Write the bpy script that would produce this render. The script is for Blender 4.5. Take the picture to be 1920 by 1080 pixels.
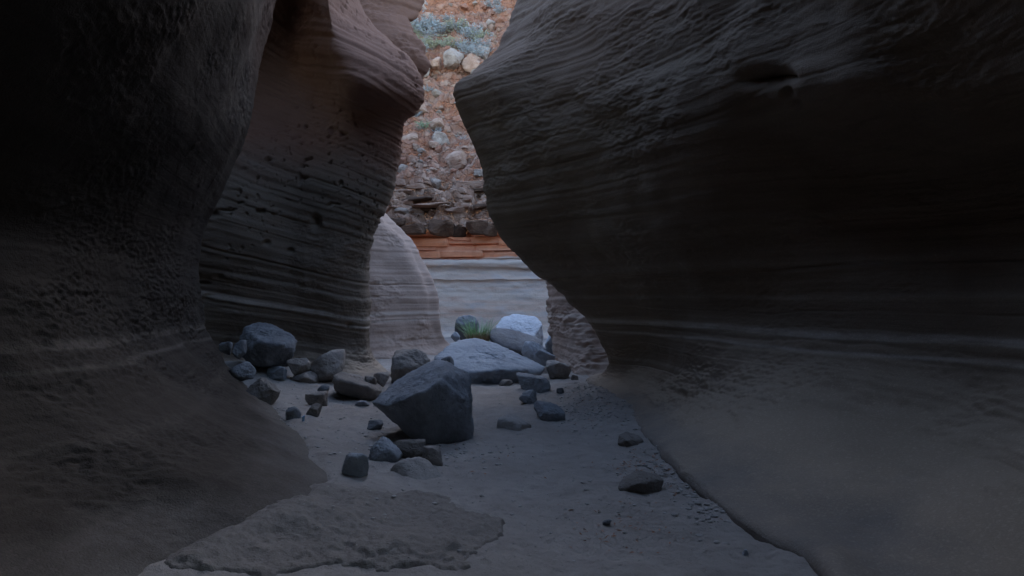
import bpy, bmesh, math, random
import numpy as np
from mathutils import Vector, Matrix

S = bpy.context.scene
for o in list(bpy.data.objects):
    bpy.data.objects.remove(o, do_unlink=True)

# ------------------------------------------------------------------ camera
F, CX, HY, EYE = 1280.0, 960.0, 560.0, 1.5      # focal length and horizon in photo pixels, eye height in metres
cam = bpy.data.cameras.new('camera')
cam.lens = 24.0; cam.sensor_width = 36.0
cam.shift_y = (HY - 540.0) / 1920.0
cam.clip_start = 0.05; cam.clip_end = 1000.0
camo = bpy.data.objects.new('camera', cam)
S.collection.objects.link(camo)
camo.location = (0, 0, EYE); camo.rotation_euler = (math.radians(90), 0, 0)
S.camera = camo

# ------------------------------------------------------------------ sky, sun, exposure
SUN_EL, SUN_AZ = math.radians(26), math.radians(15)      # behind the far cliff: what the camera sees lies in open shade
W = bpy.data.worlds.new('World'); S.world = W; W.use_nodes = True
wn = W.node_tree.nodes; wl = W.node_tree.links
bg = wn['Background']
sky = wn.new('ShaderNodeTexSky'); sky.sky_type = 'NISHITA'; sky.sun_disc = False
sky.sun_elevation = SUN_EL; sky.sun_rotation = SUN_AZ
sky.air_density = 1.0; sky.dust_density = 1.5; sky.ozone_density = 1.0
wl.new(sky.outputs[0], bg.inputs[0]); bg.inputs[1].default_value = 0.15
sun = bpy.data.lights.new('sun', 'SUN'); sun.energy = 3.0; sun.angle = math.radians(0.5); sun.color = (1, .95, .87)
suno = bpy.data.objects.new('sun', sun); S.collection.objects.link(suno)
sd = Vector((math.sin(SUN_AZ) * math.cos(SUN_EL), math.cos(SUN_AZ) * math.cos(SUN_EL), math.sin(SUN_EL)))
suno.location = sd * 60; suno.rotation_euler = sd.to_track_quat('Z', 'Y').to_euler()
S.view_settings.view_transform = 'Standard'; S.view_settings.look = 'None'
S.view_settings.gamma = 1.0; S.view_settings.use_curve_mapping = False
S.view_settings.exposure = 2.65
S.cycles.use_denoising = True
try:
    S.cycles.denoiser = 'OPENIMAGEDENOISE'; S.cycles.denoising_input_passes = 'RGB_ALBEDO_NORMAL'
    S.cycles.denoising_prefilter = 'ACCURATE'
except Exception:
    pass
S.cycles.max_bounces = 6; S.cycles.diffuse_bounces = 5; S.cycles.glossy_bounces = 2
S.cycles.caustics_reflective = False; S.cycles.caustics_refractive = False
S.cycles.sample_clamp_indirect = 4.0

# ------------------------------------------------------------------ numpy noise
_rs = np.random.RandomState(7)
_perm = np.concatenate([_rs.permutation(256)] * 3)
_g = _rs.normal(size=(256, 3)); _g /= np.linalg.norm(_g, axis=1)[:, None]

def noise3(p):
    p = np.asarray(p, dtype=np.float64)
    i = np.floor(p).astype(np.int64); f = p - i; i &= 255
    u = f * f * f * (f * (f * 6 - 15) + 10)
    out = 0.0
    for dx in (0, 1):
        wx = u[..., 0] if dx else 1 - u[..., 0]
        for dy in (0, 1):
            wy = u[..., 1] if dy else 1 - u[..., 1]
            for dz in (0, 1):
                wz = u[..., 2] if dz else 1 - u[..., 2]
                h = _perm[_perm[_perm[(i[..., 0] + dx) & 255] + ((i[..., 1] + dy) & 255)] + ((i[..., 2] + dz) & 255)]
                g = _g[h]
                d = g[..., 0] * (f[..., 0] - dx) + g[..., 1] * (f[..., 1] - dy) + g[..., 2] * (f[..., 2] - dz)
                out = out + wx * wy * wz * d
    return out * 1.6

def fbm(p, octv=4, lac=2.03, gain=.5):
    p = np.asarray(p, dtype=np.float64); a, s = 1.0, 0.0
    for k in range(octv):
        s = s + a * noise3(p + k * 17.3); p = p * lac; a *= gain
    return s

_n1 = {}
def n1(z, seed=0.0):
    t = np.linspace(-40, 1200, 62001)
    if seed not in _n1:
        _n1[seed] = noise3(np.stack([t, np.full_like(t, seed + .37), np.full_like(t, seed * 1.7 + .61)], -1))
    return np.interp(z, t, _n1[seed])

def sstep(a, b, x):
    t = np.clip((x - a) / (b - a), 0, 1); return t * t * (3 - 2 * t)

# ------------------------------------------------------------------ object helpers
def link(o, parent=None):
    S.collection.objects.link(o)
    if parent is not None: o.parent = parent
    return o

def tag(o, label=None, cat=None, group=None, kind=None):
    if label: o['label'] = label
    if cat: o['category'] = cat
    if group: o['group'] = group
    if kind: o['kind'] = kind
    return o

def mesh_np(name, V, Fq, smooth=True):
    me = bpy.data.meshes.new(name)
    V = np.ascontiguousarray(V, dtype=np.float32); Fq = np.ascontiguousarray(Fq, dtype=np.int32)
    n, k = Fq.shape
    me.vertices.add(len(V)); me.vertices.foreach_set('co', V.ravel())
    me.loops.add(n * k); me.loops.foreach_set('vertex_index', Fq.ravel())
    me.polygons.add(n)
    me.polygons.foreach_set('loop_start', np.arange(0, n * k, k, dtype=np.int32))
    me.polygons.foreach_set('loop_total', np.full(n, k, dtype=np.int32))
    me.polygons.foreach_set('use_smooth', np.full(n, bool(smooth)))
    me.update(calc_edges=True); me.validate()
    return me

def obj(name, me, mat, parent=None):
    o = bpy.data.objects.new(name, me)
    if mat is not None and not me.materials: me.materials.append(mat)
    return link(o, parent)

def P(px, py, d):
    return np.array([(px - CX) / F * d, d, EYE + (HY - py) / F * d])

# ------------------------------------------------------------------ lofted rock faces
def crom(G, ts, axis):
    G = np.moveaxis(G, axis, 0); n = G.shape[0]
    ts = np.asarray(ts); i = np.clip(np.floor(ts).astype(int), 0, n - 2); f = (ts - i)
    a = G[np.clip(i - 1, 0, n - 1)]; b = G[i]; c = G[i + 1]; d = G[np.clip(i + 2, 0, n - 1)]
    sh = (-1,) + (1,) * (G.ndim - 1); f = f.reshape(sh)
    r = .5 * (2 * b + (c - a) * f + (2 * a - 5 * b + 4 * c - d) * f ** 2 + (3 * b - a - 3 * c + d) * f ** 3)
    return np.moveaxis(r, 0, axis)

def seg(counts):
    out = []
    for k, c in enumerate(counts): out += [k + j / c for j in range(c)]
    return np.array(out + [len(counts)])

def grid_faces(nu, nv):
    a = np.arange(nu * nv).reshape(nu, nv)
    return np.stack([a[:-1, :-1], a[1:, :-1], a[1:, 1:], a[:-1, 1:]], -1).reshape(-1, 4)

def normals(Q):
    du = np.gradient(Q, axis=0); dv = np.gradient(Q, axis=1)
    n = np.cross(du, dv); l = np.linalg.norm(n, axis=-1, keepdims=True); l[l < 1e-9] = 1
    return n / l

GROOVES = [(-.02, .05, .012), (.46, .03, .01), (.8, .03, .012), (1.05, .05, .02), (1.19, .035, .013), (1.36, .05, .014), (1.83, .09, .016),
           (2.28, .04, .013), (2.62, .05, .02), (3.02, .05, .015), (3.4, .05, .02), (3.75, .04, .015), (4.2, .05, .02),
           (4.62, .06, .016), (5.0, .04, .02), (5.4, .05, .03), (5.9, .05, .03), (6.5, .05, .03)]

def warpz(Q, dip=0.0):
    """height of the bedding at each point: level beds with a slow swell; on the bulge they dip to the right, more so higher up"""
    return Q[..., 2] + dip * (.08 + .075 * Q[..., 2]) * (Q[..., 0] + 3) + .07 * fbm(Q * np.array([.35, .35, .2]) + 3.1, 2) + .012 * noise3(Q * np.array([2.5, 2.5, .8]))

def strata(Q, amp=1.0, groove=1.0, dip=0.0):
    z = warpz(Q, dip)
    h = .55 * n1(z * 1.1, 3) + .42 * n1(z * 3.1, 5) + .30 * n1(z * 8.3, 9) + .22 * n1(z * 19., 11)
    h = np.tanh(h * 1.6) * .05 * amp
    m = .55 + .45 * sstep(-.25, .35, noise3(Q * np.array([.9, .9, .6]) + 9))
    for zi, a, w in GROOVES:
        h = h - groove * a * .65 * m * np.exp(-((z - zi) / w) ** 2)
    return h

def rock_disp(Q, big=.10, med=.035, fine=.012, st=1.0, groove=1.0, pits=0.0, sgn=1.0, dip=0.0, dents=(), calm=None, top=None):
    n = normals(Q) * sgn
    h = big * fbm(Q * .75 + 11.7, 3) + (med * fbm(Q * np.array([2.6, 2.6, 5.0]) + 5.2, 4) + fine * fbm(Q * np.array([11, 11, 24.]) + 1.3, 3)) * (.25 + 1.1 * sstep(-.35, .4, fbm(Q * np.array([.8, .8, 1.3]) + 51, 2)))
    h = h + strata(Q, st, groove, dip)
    if calm is not None: h = h * (.45 + .55 * sstep(calm[0], calm[1], Q[..., 2]))
    if top is not None: h = h * (1 - .6 * sstep(top, top + .8, Q[..., 2]))
    for px, py, rx, ry, dep in dents:
        u = (CX + Q[..., 0] / np.maximum(Q[..., 1], .5) * F - px) / rx; v = (HY - (Q[..., 2] - EYE) / np.maximum(Q[..., 1], .5) * F - py) / ry
        u, v = u - .35 * v, v + .35 * u
        h = h - dep * np.exp(-(u * u + v * v) ** 1.3) * (Q[..., 1] > 2)
    if pits > 0:
        a = noise3(Q * np.array([5.5, 5.5, 6.5]) + 40); b = noise3(Q * np.array([13., 13., 15.]) + 80)
        c = sstep(-.15, .3, noise3(Q * .6 + 33))
        h = h - pits * c * (.10 * sstep(.42, .72, a) + .05 * sstep(.45, .7, b))
    return Q + n * h[..., None]

def loft(name, cols, cu, cv, mat, sgn=1.0, **kw):
    G = np.array(cols, dtype=np.float64)
    Q = crom(crom(G, seg(cu), 0), seg(cv), 1)
    Q = rock_disp(Q, sgn=sgn, **kw)
    nu, nv = Q.shape[:2]
    me = mesh_np(name, Q.reshape(-1, 3), grid_faces(nu, nv))
    o = obj(name, me, mat); tag(o, kind='structure')
    return o, Q

# ------------------------------------------------------------------ materials
def nmat(name):
    m = bpy.data.materials.new(name); m.use_nodes = True
    nt = m.node_tree; b = nt.nodes['Principled BSDF']
    b.inputs['Roughness'].default_value = .9
    b.inputs['Specular IOR Level'].default_value = .25
    return m, nt, b

def tex_noise(nt, vec, scale, detail=4, rough=.55, dist=0.0):
    n = nt.nodes.new('ShaderNodeTexNoise'); n.inputs['Scale'].default_value = scale
    n.inputs['Detail'].default_value = detail; n.inputs['Roughness'].default_value = rough
    n.inputs['Distortion'].default_value = dist
    nt.links.new(vec, n.inputs['Vector']); return n.outputs['Fac']

def scaled(nt, vec, s):
    n = nt.nodes.new('ShaderNodeVectorMath'); n.operation = 'MULTIPLY'
    nt.links.new(vec, n.inputs[0]); n.inputs[1].default_value = s; return n.outputs[0]

def ramp(nt, fac, stops, interp='LINEAR'):
    n = nt.nodes.new('ShaderNodeValToRGB'); n.color_ramp.interpolation = interp
    cr = n.color_ramp
    while len(cr.elements) < len(stops): cr.elements.new(.5)
    for e, (p, c) in zip(cr.elements, stops):
        e.position = p; e.color = (*c, 1) if len(c) == 3 else c
    nt.links.new(fac, n.inputs[0]); return n.outputs[0]

def mix(nt, fac, a, b, mode='MIX'):
    n = nt.nodes.new('ShaderNodeMix'); n.data_type = 'RGBA'; n.blend_type = mode
    for s, v in ((0, fac), (6, a), (7, b)):
        if hasattr(v, 'is_linked'): nt.links.new(v, n.inputs[s])
        elif s == 0: n.inputs[0].default_value = v
        else: n.inputs[s].default_value = (*v, 1)
    return n.outputs[2]

def math_(nt, op, a, b=None, c=None, clamp=False):
    n = nt.nodes.new('ShaderNodeMath'); n.operation = op; n.use_clamp = clamp
    for i, v in enumerate((a, b, c)):
        if v is None: continue
        if hasattr(v, 'is_linked'): nt.links.new(v, n.inputs[i])
        else: n.inputs[i].default_value = v
    return n.outputs[0]

def bumps(nt, b, layers):
    prev = None
    for h, dist, st in layers:
        n = nt.nodes.new('ShaderNodeBump'); n.inputs['Distance'].default_value = dist; n.inputs['Strength'].default_value = st
        nt.links.new(h, n.inputs['Height'])
        if prev is not None: nt.links.new(prev, n.inputs['Normal'])
        prev = n.outputs[0]
    nt.links.new(prev, b.inputs['Normal'])

def pos(nt):
    return nt.nodes.new('ShaderNodeNewGeometry').outputs['Position']

def ocoord(nt):
    return nt.nodes.new('ShaderNodeTexCoord').outputs['Object']

def wall_mat(name, lo, mid, hi, line=(.60, .52, .45), red=(.22, .095, .06), red_from=4.0, red_amt=.6, lines=1.0, grain=1.0, slope_amt=.9, slope_col=(.50, .39, .29), dip=0.0, drift=None, drift_top=.26, lamb=.45):
    m, nt, b = nmat(name); p = pos(nt)
    sep = nt.nodes.new('ShaderNodeSeparateXYZ'); nt.links.new(p, sep.inputs[0])
    zd = sep.outputs[2]
    if dip:
        zd = math_(nt, 'ADD', zd, math_(nt, 'MULTIPLY', math_(nt, 'ADD', .08 * dip, math_(nt, 'MULTIPLY', zd, .075 * dip)), math_(nt, 'ADD', sep.outputs[0], 3.0)))
    cmb = nt.nodes.new('ShaderNodeCombineXYZ')
    for q, so_ in enumerate((sep.outputs[0], sep.outputs[1], zd)): nt.links.new(so_, cmb.inputs[q])
    pd = cmb.outputs[0]
    big = tex_noise(nt, scaled(nt, p, (.5, .5, .6)), 1.0, 3)
    med = tex_noise(nt, scaled(nt, pd, (2.2, 2.2, 5.5)), 1.0, 5, .6)
    beds = tex_noise(nt, scaled(nt, pd, (.22, .22, 5.0)), 1.0, 5, .62, .4)
    lam = tex_noise(nt, scaled(nt, pd, (.45, .45, 24.)), 1.0, 4, .6, .3)
    fine = tex_noise(nt, p, 34.0, 4, .7)
    spk = tex_noise(nt, p, 85.0, 2, .6)
    col = ramp(nt, beds, [(.28, lo), (.5, mid), (.72, hi)])
    col = mix(nt, math_(nt, 'MULTIPLY', ramp(nt, med, [(.35, (0, 0, 0)), (.7, (1, 1, 1))]), .45), col, lo)
    col = mix(nt, ramp(nt, lam, [(.34, (.45, .45, .45)), (.48, (0, 0, 0))]), col, lo)
    col = mix(nt, ramp(nt, lam, [(.58, (0, 0, 0)), (.72, (.45, .45, .45))]), col, hi)
    col = mix(nt, ramp(nt, big, [(.4, (0, 0, 0)), (.7, (.5, .5, .5))]), col, tuple(.5 * (a + c) for a, c in zip(mid, hi)))
    # redder colour higher up
    zz = math_(nt, 'ADD', sep.outputs[2], math_(nt, 'MULTIPLY', big, 1.6))
    rf = math_(nt, 'MULTIPLY', math_(nt, 'SUBTRACT', zz, red_from + .8), 1.1, clamp=True)
    col = mix(nt, math_(nt, 'MULTIPLY', rf, red_amt), col, red)
    # thin pale beds at two heights that run round the gorge
    zw = math_(nt, 'ADD', zd, math_(nt, 'MULTIPLY', math_(nt, 'SUBTRACT', tex_noise(nt, scaled(nt, p, (.35, .35, .1)), 1.0, 2), .5), .16))
    for z0, w, a in ((1.15, .035, .75), (1.12, .012, .5), (.98, .02, .85), (.55, .03, .25), (1.52, .03, .2), (1.90, .05, .2), (2.4, .04, .12), (3.3, .04, .12)):
        g = math_(nt, 'DIVIDE', math_(nt, 'SUBTRACT', zw, z0), w)
        g = math_(nt, 'POWER', 2.718, math_(nt, 'MULTIPLY', math_(nt, 'MULTIPLY', g, g), -1.0))
        g = math_(nt, 'MULTIPLY', g, math_(nt, 'MULTIPLY', ramp(nt, med, [(.3, (.25,) * 3), (.62, (1, 1, 1))]), a * lines))
        col = mix(nt, g, col, line)
    # a separate, mostly paler colour where low rock slopes gently
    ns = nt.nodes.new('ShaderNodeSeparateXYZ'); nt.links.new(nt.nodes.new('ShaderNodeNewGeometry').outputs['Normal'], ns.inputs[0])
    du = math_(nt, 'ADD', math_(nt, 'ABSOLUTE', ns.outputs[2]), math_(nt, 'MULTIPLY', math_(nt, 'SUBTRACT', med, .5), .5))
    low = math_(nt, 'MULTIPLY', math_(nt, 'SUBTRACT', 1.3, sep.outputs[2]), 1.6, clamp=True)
    du = math_(nt, 'MULTIPLY', math_(nt, 'MULTIPLY', ramp(nt, du, [(.42, (0, 0, 0)), (.85, (1, 1, 1))]), low), slope_amt)
    col = mix(nt, du, col, slope_col)
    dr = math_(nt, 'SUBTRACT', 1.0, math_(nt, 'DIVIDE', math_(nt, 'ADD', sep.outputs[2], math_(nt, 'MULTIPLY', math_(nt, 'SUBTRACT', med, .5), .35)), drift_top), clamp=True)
    col = mix(nt, math_(nt, 'MULTIPLY', dr, (min(1.0, slope_amt * 1.6) if drift is None else drift)), col, (.255, .225, .20))
    col = mix(nt, ramp(nt, fine, [(.3, (.0,) * 3), (.5, (.35,) * 3), (.75, (0,) * 3)]), col, tuple(c * .55 for c in lo))
    nt.links.new(col, b.inputs['Base Color'])
    bumps(nt, b, [(lam, .035, .55 * lamb), (med, .015, .3 * grain), (fine, .010, .7 * grain), (spk, .006, .9 * grain)])
    return m

M = {}
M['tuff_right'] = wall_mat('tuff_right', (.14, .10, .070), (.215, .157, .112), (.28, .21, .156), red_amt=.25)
M['tuff_left'] = wall_mat('tuff_left', (.026, .020, .015), (.043, .033, .026), (.064, .05, .04), red_amt=.3, lines=.2, grain=1.4, slope_amt=.14, slope_col=(.17, .14, .115), drift=.85, drift_top=.34, lamb=.35)
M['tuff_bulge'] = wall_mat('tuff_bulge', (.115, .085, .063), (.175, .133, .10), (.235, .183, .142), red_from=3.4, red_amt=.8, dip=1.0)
M['tuff_shelf'] = wall_mat('tuff_shelf', (.16, .135, .113), (.22, .19, .163), (.27, .235, .205), lines=0, red_amt=0, slope_amt=.9, slope_col=(.25, .228, .208))
M['tuff_spur'] = wall_mat('tuff_spur', (.36, .255, .20), (.49, .365, .295), (.57, .45, .38), red_amt=.3, grain=.6, slope_amt=.3, slope_col=(.40, .34, .29))

def far_mat():
    m, nt, b = nmat('cliff_rock'); p = pos(nt)
    sep = nt.nodes.new('ShaderNodeSeparateXYZ'); nt.links.new(p, sep.inputs[0])
    wob = tex_noise(nt, scaled(nt, p, (.6, .6, .25)), 1.0, 3)
    beds = tex_noise(nt, scaled(nt, p, (.16, .16, 3.6)), 1.0, 5, .62, .5)
    pat = tex_noise(nt, scaled(nt, p, (1.0, 1.0, 2.4)), 1.0, 5, .6, .6)
    med = tex_noise(nt, p, 3.4, 6, .65)
    fine = tex_noise(nt, p, 22., 4, .7)
    z = math_(nt, 'ADD', sep.outputs[2], math_(nt, 'MULTIPLY', math_(nt, 'SUBTRACT', wob, .5), .34))
    # smooth lower wall
    low = ramp(nt, beds, [(.25, (.52, .35, .26)), (.42, (.65, .50, .40)), (.55, (.61, .52, .44)), (.75, (.72, .62, .52))])
    low = mix(nt, ramp(nt, pat, [(.50, (0, 0, 0)), (.68, (.6, .6, .6))]), low, (.47, .455, .45))
    low = mix(nt, ramp(nt, pat, [(.26, (.75, .75, .75)), (.40, (0, 0, 0))]), low, (.55, .36, .28))
    ora = ramp(nt, beds, [(.3, (.62, .19, .075)), (.5, (.74, .29, .14)), (.7, (.72, .39, .25))])
    ora = mix(nt, ramp(nt, med, [(.4, (0, 0, 0)), (.7, (.6, .6, .6))]), ora, (.52, .20, .11))
    grey = ramp(nt, med, [(.3, (.13, .072, .046)), (.45, (.28, .17, .115)), (.6, (.40, .275, .205)), (.75, (.48, .365, .29))])
    rub = ramp(nt, pat, [(.3, (.36, .14, .07)), (.5, (.31, .175, .12)), (.68, (.38, .265, .205))])
    rub = mix(nt, ramp(nt, med, [(.35, (.8, .8, .8)), (.52, (0, 0, 0))]), rub, (.26, .10, .06))
    wv = nt.nodes.new('ShaderNodeVectorMath'); wv.operation = 'ADD'; nt.links.new(scaled(nt, p, (1.0, .8, 1.7)), wv.inputs[0])
    nv = nt.nodes.new('ShaderNodeTexNoise'); nv.inputs['Scale'].default_value = 1.3; nv.inputs['Detail'].default_value = 4; nt.links.new(p, nv.inputs['Vector'])
    nt.links.new(scaled(nt, nv.outputs['Color'], (1.1, 1.1, 1.1)), wv.inputs[1])
    vd = nt.nodes.new('ShaderNodeTexVoronoi'); vd.feature = 'DISTANCE_TO_EDGE'; vd.inputs['Scale'].default_value = 2.0; nt.links.new(wv.outputs[0], vd.inputs['Vector'])
    vc = nt.nodes.new('ShaderNodeTexVoronoi'); vc.inputs['Scale'].default_value = 2.0; nt.links.new(wv.outputs[0], vc.inputs['Vector'])
    cell = nt.nodes.new('ShaderNodeSeparateXYZ'); nt.links.new(vc.outputs['Color'], cell.inputs[0])
    crack = ramp(nt, vd.outputs['Distance'], [(.0, (0, 0, 0)), (.09, (1, 1, 1))])
    rub = mix(nt, math_(nt, 'MULTIPLY', cell.outputs[0], .6), rub, (.22, .105, .07))
    grey = mix(nt, math_(nt, 'MULTIPLY', cell.outputs[0], .6), grey, (.20, .11, .075))
    f1 = math_(nt, 'MULTIPLY', math_(nt, 'SUBTRACT', z, 2.80), 14., clamp=True)
    f2 = math_(nt, 'MULTIPLY', math_(nt, 'SUBTRACT', z, 3.62), 8., clamp=True)
    f3 = math_(nt, 'MULTIPLY', math_(nt, 'SUBTRACT', z, 5.2), .9, clamp=True)
    f4 = math_(nt, 'MULTIPLY', math_(nt, 'SUBTRACT', z, 15.5), .5, clamp=True)
    col = mix(nt, f1, low, ora); col = mix(nt, f2, col, grey); col = mix(nt, f3, col, rub)
    col = mix(nt, math_(nt, 'MULTIPLY', f4, .6), col, (.42, .17, .085))
    nt.links.new(col, b.inputs['Base Color'])
    hm = math_(nt, 'MULTIPLY', med, math_(nt, 'ADD', .12, math_(nt, 'MULTIPLY', f2, .88)))
    hc = math_(nt, 'MULTIPLY', math_(nt, 'ADD', crack, math_(nt, 'MULTIPLY', cell.outputs[1], 1.2)), f2)
    bumps(nt, b, [(hc, .10, .8), (beds, .05, .4), (hm, .14, .75), (fine, .025, .6)])
    return m
M['cliff'] = far_mat()

def stone_mat(name, lo, mid, hi, grain=1.0, coord='obj'):
    m, nt, b = nmat(name); p = ocoord(nt) if coord == 'obj' else pos(nt)
    inf = nt.nodes.new('ShaderNodeObjectInfo')
    off = nt.nodes.new('ShaderNodeVectorMath'); off.operation = 'ADD'; nt.links.new(p, off.inputs[0])
    sc = nt.nodes.new('ShaderNodeVectorMath'); sc.operation = 'SCALE'; sc.inputs[0].default_value = (13., 29., 7.)
    nt.links.new(inf.outputs['Random'], sc.inputs['Scale']); nt.links.new(sc.outputs[0], off.inputs[1]); p = off.outputs[0]
    big = tex_noise(nt, p, 2.2, 4, .6); med = tex_noise(nt, p, 9., 5, .65); fine = tex_noise(nt, p, 45., 4, .7)
    vor = nt.nodes.new('ShaderNodeTexVoronoi'); vor.inputs['Scale'].default_value = 26.; nt.links.new(p, vor.inputs['Vector'])
    col = ramp(nt, big, [(.3, lo), (.5, mid), (.7, hi)])
    col = mix(nt, ramp(nt, med, [(.42, (0, 0, 0)), (.7, (.6, .6, .6))]), col, lo)
    col = mix(nt, ramp(nt, fine, [(.52, (0, 0, 0)), (.72, (.35,) * 3)]), col, hi)
    pit = ramp(nt, vor.outputs['Distance'], [(.06, (0, 0, 0)), (.22, (1, 1, 1))])
    col = mix(nt, ramp(nt, vor.outputs['Distance'], [(.08, (.4,) * 3), (.2, (0, 0, 0))]), col, tuple(c * .5 for c in lo))
    v = math_(nt, 'ADD', .82, math_(nt, 'MULTIPLY', inf.outputs['Random'], .36))
    hs = nt.nodes.new('ShaderNodeHueSaturation'); nt.links.new(v, hs.inputs['Value']); nt.links.new(col, hs.inputs['Color'])
    nt.links.new(hs.outputs[0], b.inputs['Base Color'])
    b.inputs['Roughness'].default_value = .82
    bumps(nt, b, [(big, .06, .5 * grain), (med, .04, .7 * grain), (pit, .012, .6 * grain), (fine, .010, .9 * grain)])
    return m
M['basalt'] = stone_mat('basalt', (.16, .17, .185), (.24, .255, .275), (.31, .325, .345))
M['basalt_dark'] = stone_mat('basalt_dark', (.11, .113, .12), (.175, .182, .195), (.24, .25, .265))
M['basalt_slab'] = stone_mat('basalt_slab', (.155, .16, .17), (.24, .25, .27), (.31, .325, .345))
M['basalt_pale'] = stone_mat('basalt_pale', (.30, .33, .37), (.41, .445, .49), (.48, .51, .545))
M['stone_brown'] = stone_mat('stone_brown', (.15, .13, .115), (.225, .20, .18), (.30, .27, .25))
M['sandrock'] = stone_mat('sandrock', (.25, .225, .205), (.31, .285, .265), (.38, .35, .33), .8)
M['stone_pink'] = stone_mat('stone_pink', (.25, .14, .095), (.37, .235, .17), (.45, .32, .25), 1.3)
M['stone_grey'] = stone_mat('stone_grey', (.19, .14, .11), (.31, .24, .195), (.42, .345, .295), 1.3)
M['stone_red'] = stone_mat('stone_red', (.22, .09, .055), (.32, .15, .095), (.36, .22, .165), 1.3)
M['stone_umber'] = stone_mat('stone_umber', (.055, .028, .016), (.095, .052, .032), (.16, .095, .06), 1.3)

def sand_mat():
    m, nt, b = nmat('sand'); p = pos(nt)
    big = tex_noise(nt, p, .7, 4); med = tex_noise(nt, p, 5., 5, .65); fine = tex_noise(nt, p, 60., 4, .75); spk = tex_noise(nt, p, 150., 2)
    col = ramp(nt, big, [(.3, (.27, .24, .215)), (.5, (.325, .292, .265)), (.7, (.38, .345, .315))])
    col = mix(nt, ramp(nt, med, [(.4, (0, 0, 0)), (.72, (.45,) * 3)]), col, (.21, .185, .17))
    col = mix(nt, ramp(nt, fine, [(.58, (0, 0, 0)), (.75, (.5,) * 3)]), col, (.42, .385, .36))
    col = mix(nt, ramp(nt, spk, [(.2, (.6,) * 3), (.4, (0, 0, 0))]), col, (.11, .10, .095))
    nt.links.new(col, b.inputs['Base Color'])
    bumps(nt, b, [(big, .10, .5), (med, .05, .6), (fine, .012, .9), (spk, .004, .8)])
    return m
M['sand'] = sand_mat()

def plain(name, c, rough=.8, var=.25):
    m, nt, b = nmat(name); p = pos(nt)
    n = tex_noise(nt, p, 9., 4, .6)
    nt.links.new(ramp(nt, n, [(.3, tuple(x * (1 - var) for x in c)), (.7, tuple(min(1, x * (1 + var)) for x in c))]), b.inputs['Base Color'])
    b.inputs['Roughness'].default_value = rough
    return m
M['grass_green'] = plain('grass_green', (.30, .48, .26))
M['grass_dry'] = plain('grass_dry', (.38, .28, .18))
M['leaf_grey'] = plain('leaf_grey', (.31, .33, .33))
M['leaf_green'] = plain('leaf_green', (.20, .25, .14))
M['leaf_olive'] = plain('leaf_olive', (.30, .30, .19))
M['twig'] = plain('twig', (.36, .32, .30))
M['litter'] = plain('litter', (.32, .17, .11), .8, .4)
M['scrap'] = plain('scrap', (.25, .45, .70), .4, .1)
M['pebble'] = plain('pebble', (.34, .32, .30), .9, .3)

# ------------------------------------------------------------------ ground
_bk = [((q[0] - CX) / F * q[2], q[2]) for q in [(515,765,9.4),(580,835,7.0),(635,925,5.3),(560,1000,4.35),(300,1085,3.65)]]
BANK = list(zip(_bk[:-1], _bk[1:]))
def ground_z(x, y):
    x = np.asarray(x, dtype=np.float64); y = np.asarray(y, dtype=np.float64); bk = np.full(x.shape, 9.0)
    z = .02 * np.clip(y - 9, 0, 16)
    z = z + .42 * np.exp(-(((x + 4.4) / 1.5) ** 2 + ((y - 11.2) / 1.9) ** 2))
    z = z + .10 * np.exp(-(((x - 1.3) / .5) ** 2 + ((y - 10.2) / 1.6) ** 2))
    for (x0, y0), (x1, y1) in BANK:
        t = np.clip(((x - x0) * (x1 - x0) + (y - y0) * (y1 - y0)) / ((x1 - x0) ** 2 + (y1 - y0) ** 2), 0, 1)
        bank = np.hypot(x - x0 - t * (x1 - x0), y - y0 - t * (y1 - y0)); bk = np.minimum(bk, bank)
    z = z + .10 * np.exp(-(bk / .30) ** 1.5)
    p = np.stack([x, y, np.zeros_like(x)], -1)
    near = np.clip(1.3 - np.abs(y - 9) / 22, 0, 1)
    z = z + near * (.04 * fbm(p * .8 + 2.2, 3) + .02 * fbm(p * 3.5 + 7, 4) + .007 * fbm(p * 17., 2))
    return z

gx = np.concatenate([-np.geomspace(160, 7, 14)[:-1], np.linspace(-7, -3.2, 90)[:-1], np.linspace(-3.2, 3.0, 420), np.linspace(3.0, 7, 60)[1:], np.geomspace(7, 160, 14)[1:]])
gy = np.concatenate([-np.geomspace(160, 4, 12)[:-1], np.linspace(-4, 3.2, 60)[:-1], np.geomspace(3.2, 24, 520), np.geomspace(24, 160, 12)[1:]])
XX, YY = np.meshgrid(gx, gy, indexing='ij')
gm = mesh_np('ground', np.stack([XX, YY, ground_z(XX, YY)], -1).reshape(-1, 3), grid_faces(len(gx), len(gy)))
tag(obj('ground', gm, M['sand']), kind='structure')

def hit(px, py):
    """where the line of sight through a photo pixel meets the ground"""
    px = np.asarray(px, float); py = np.asarray(py, float); d = np.full(px.shape, 9.0)
    for _ in range(24):
        zz = ground_z((px - CX) / F * d, d); d = .5 * d + .5 * np.minimum(30, (EYE - zz) * F / np.maximum(py - HY, 20))
    return d if d.ndim else float(d)

# ------------------------------------------------------------------ right wall
def C(lst): return [P(*t) if len(t) == 3 else np.array(t[:3], float) for t in lst]
def Wd(*t): return (*t, 'w')

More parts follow.
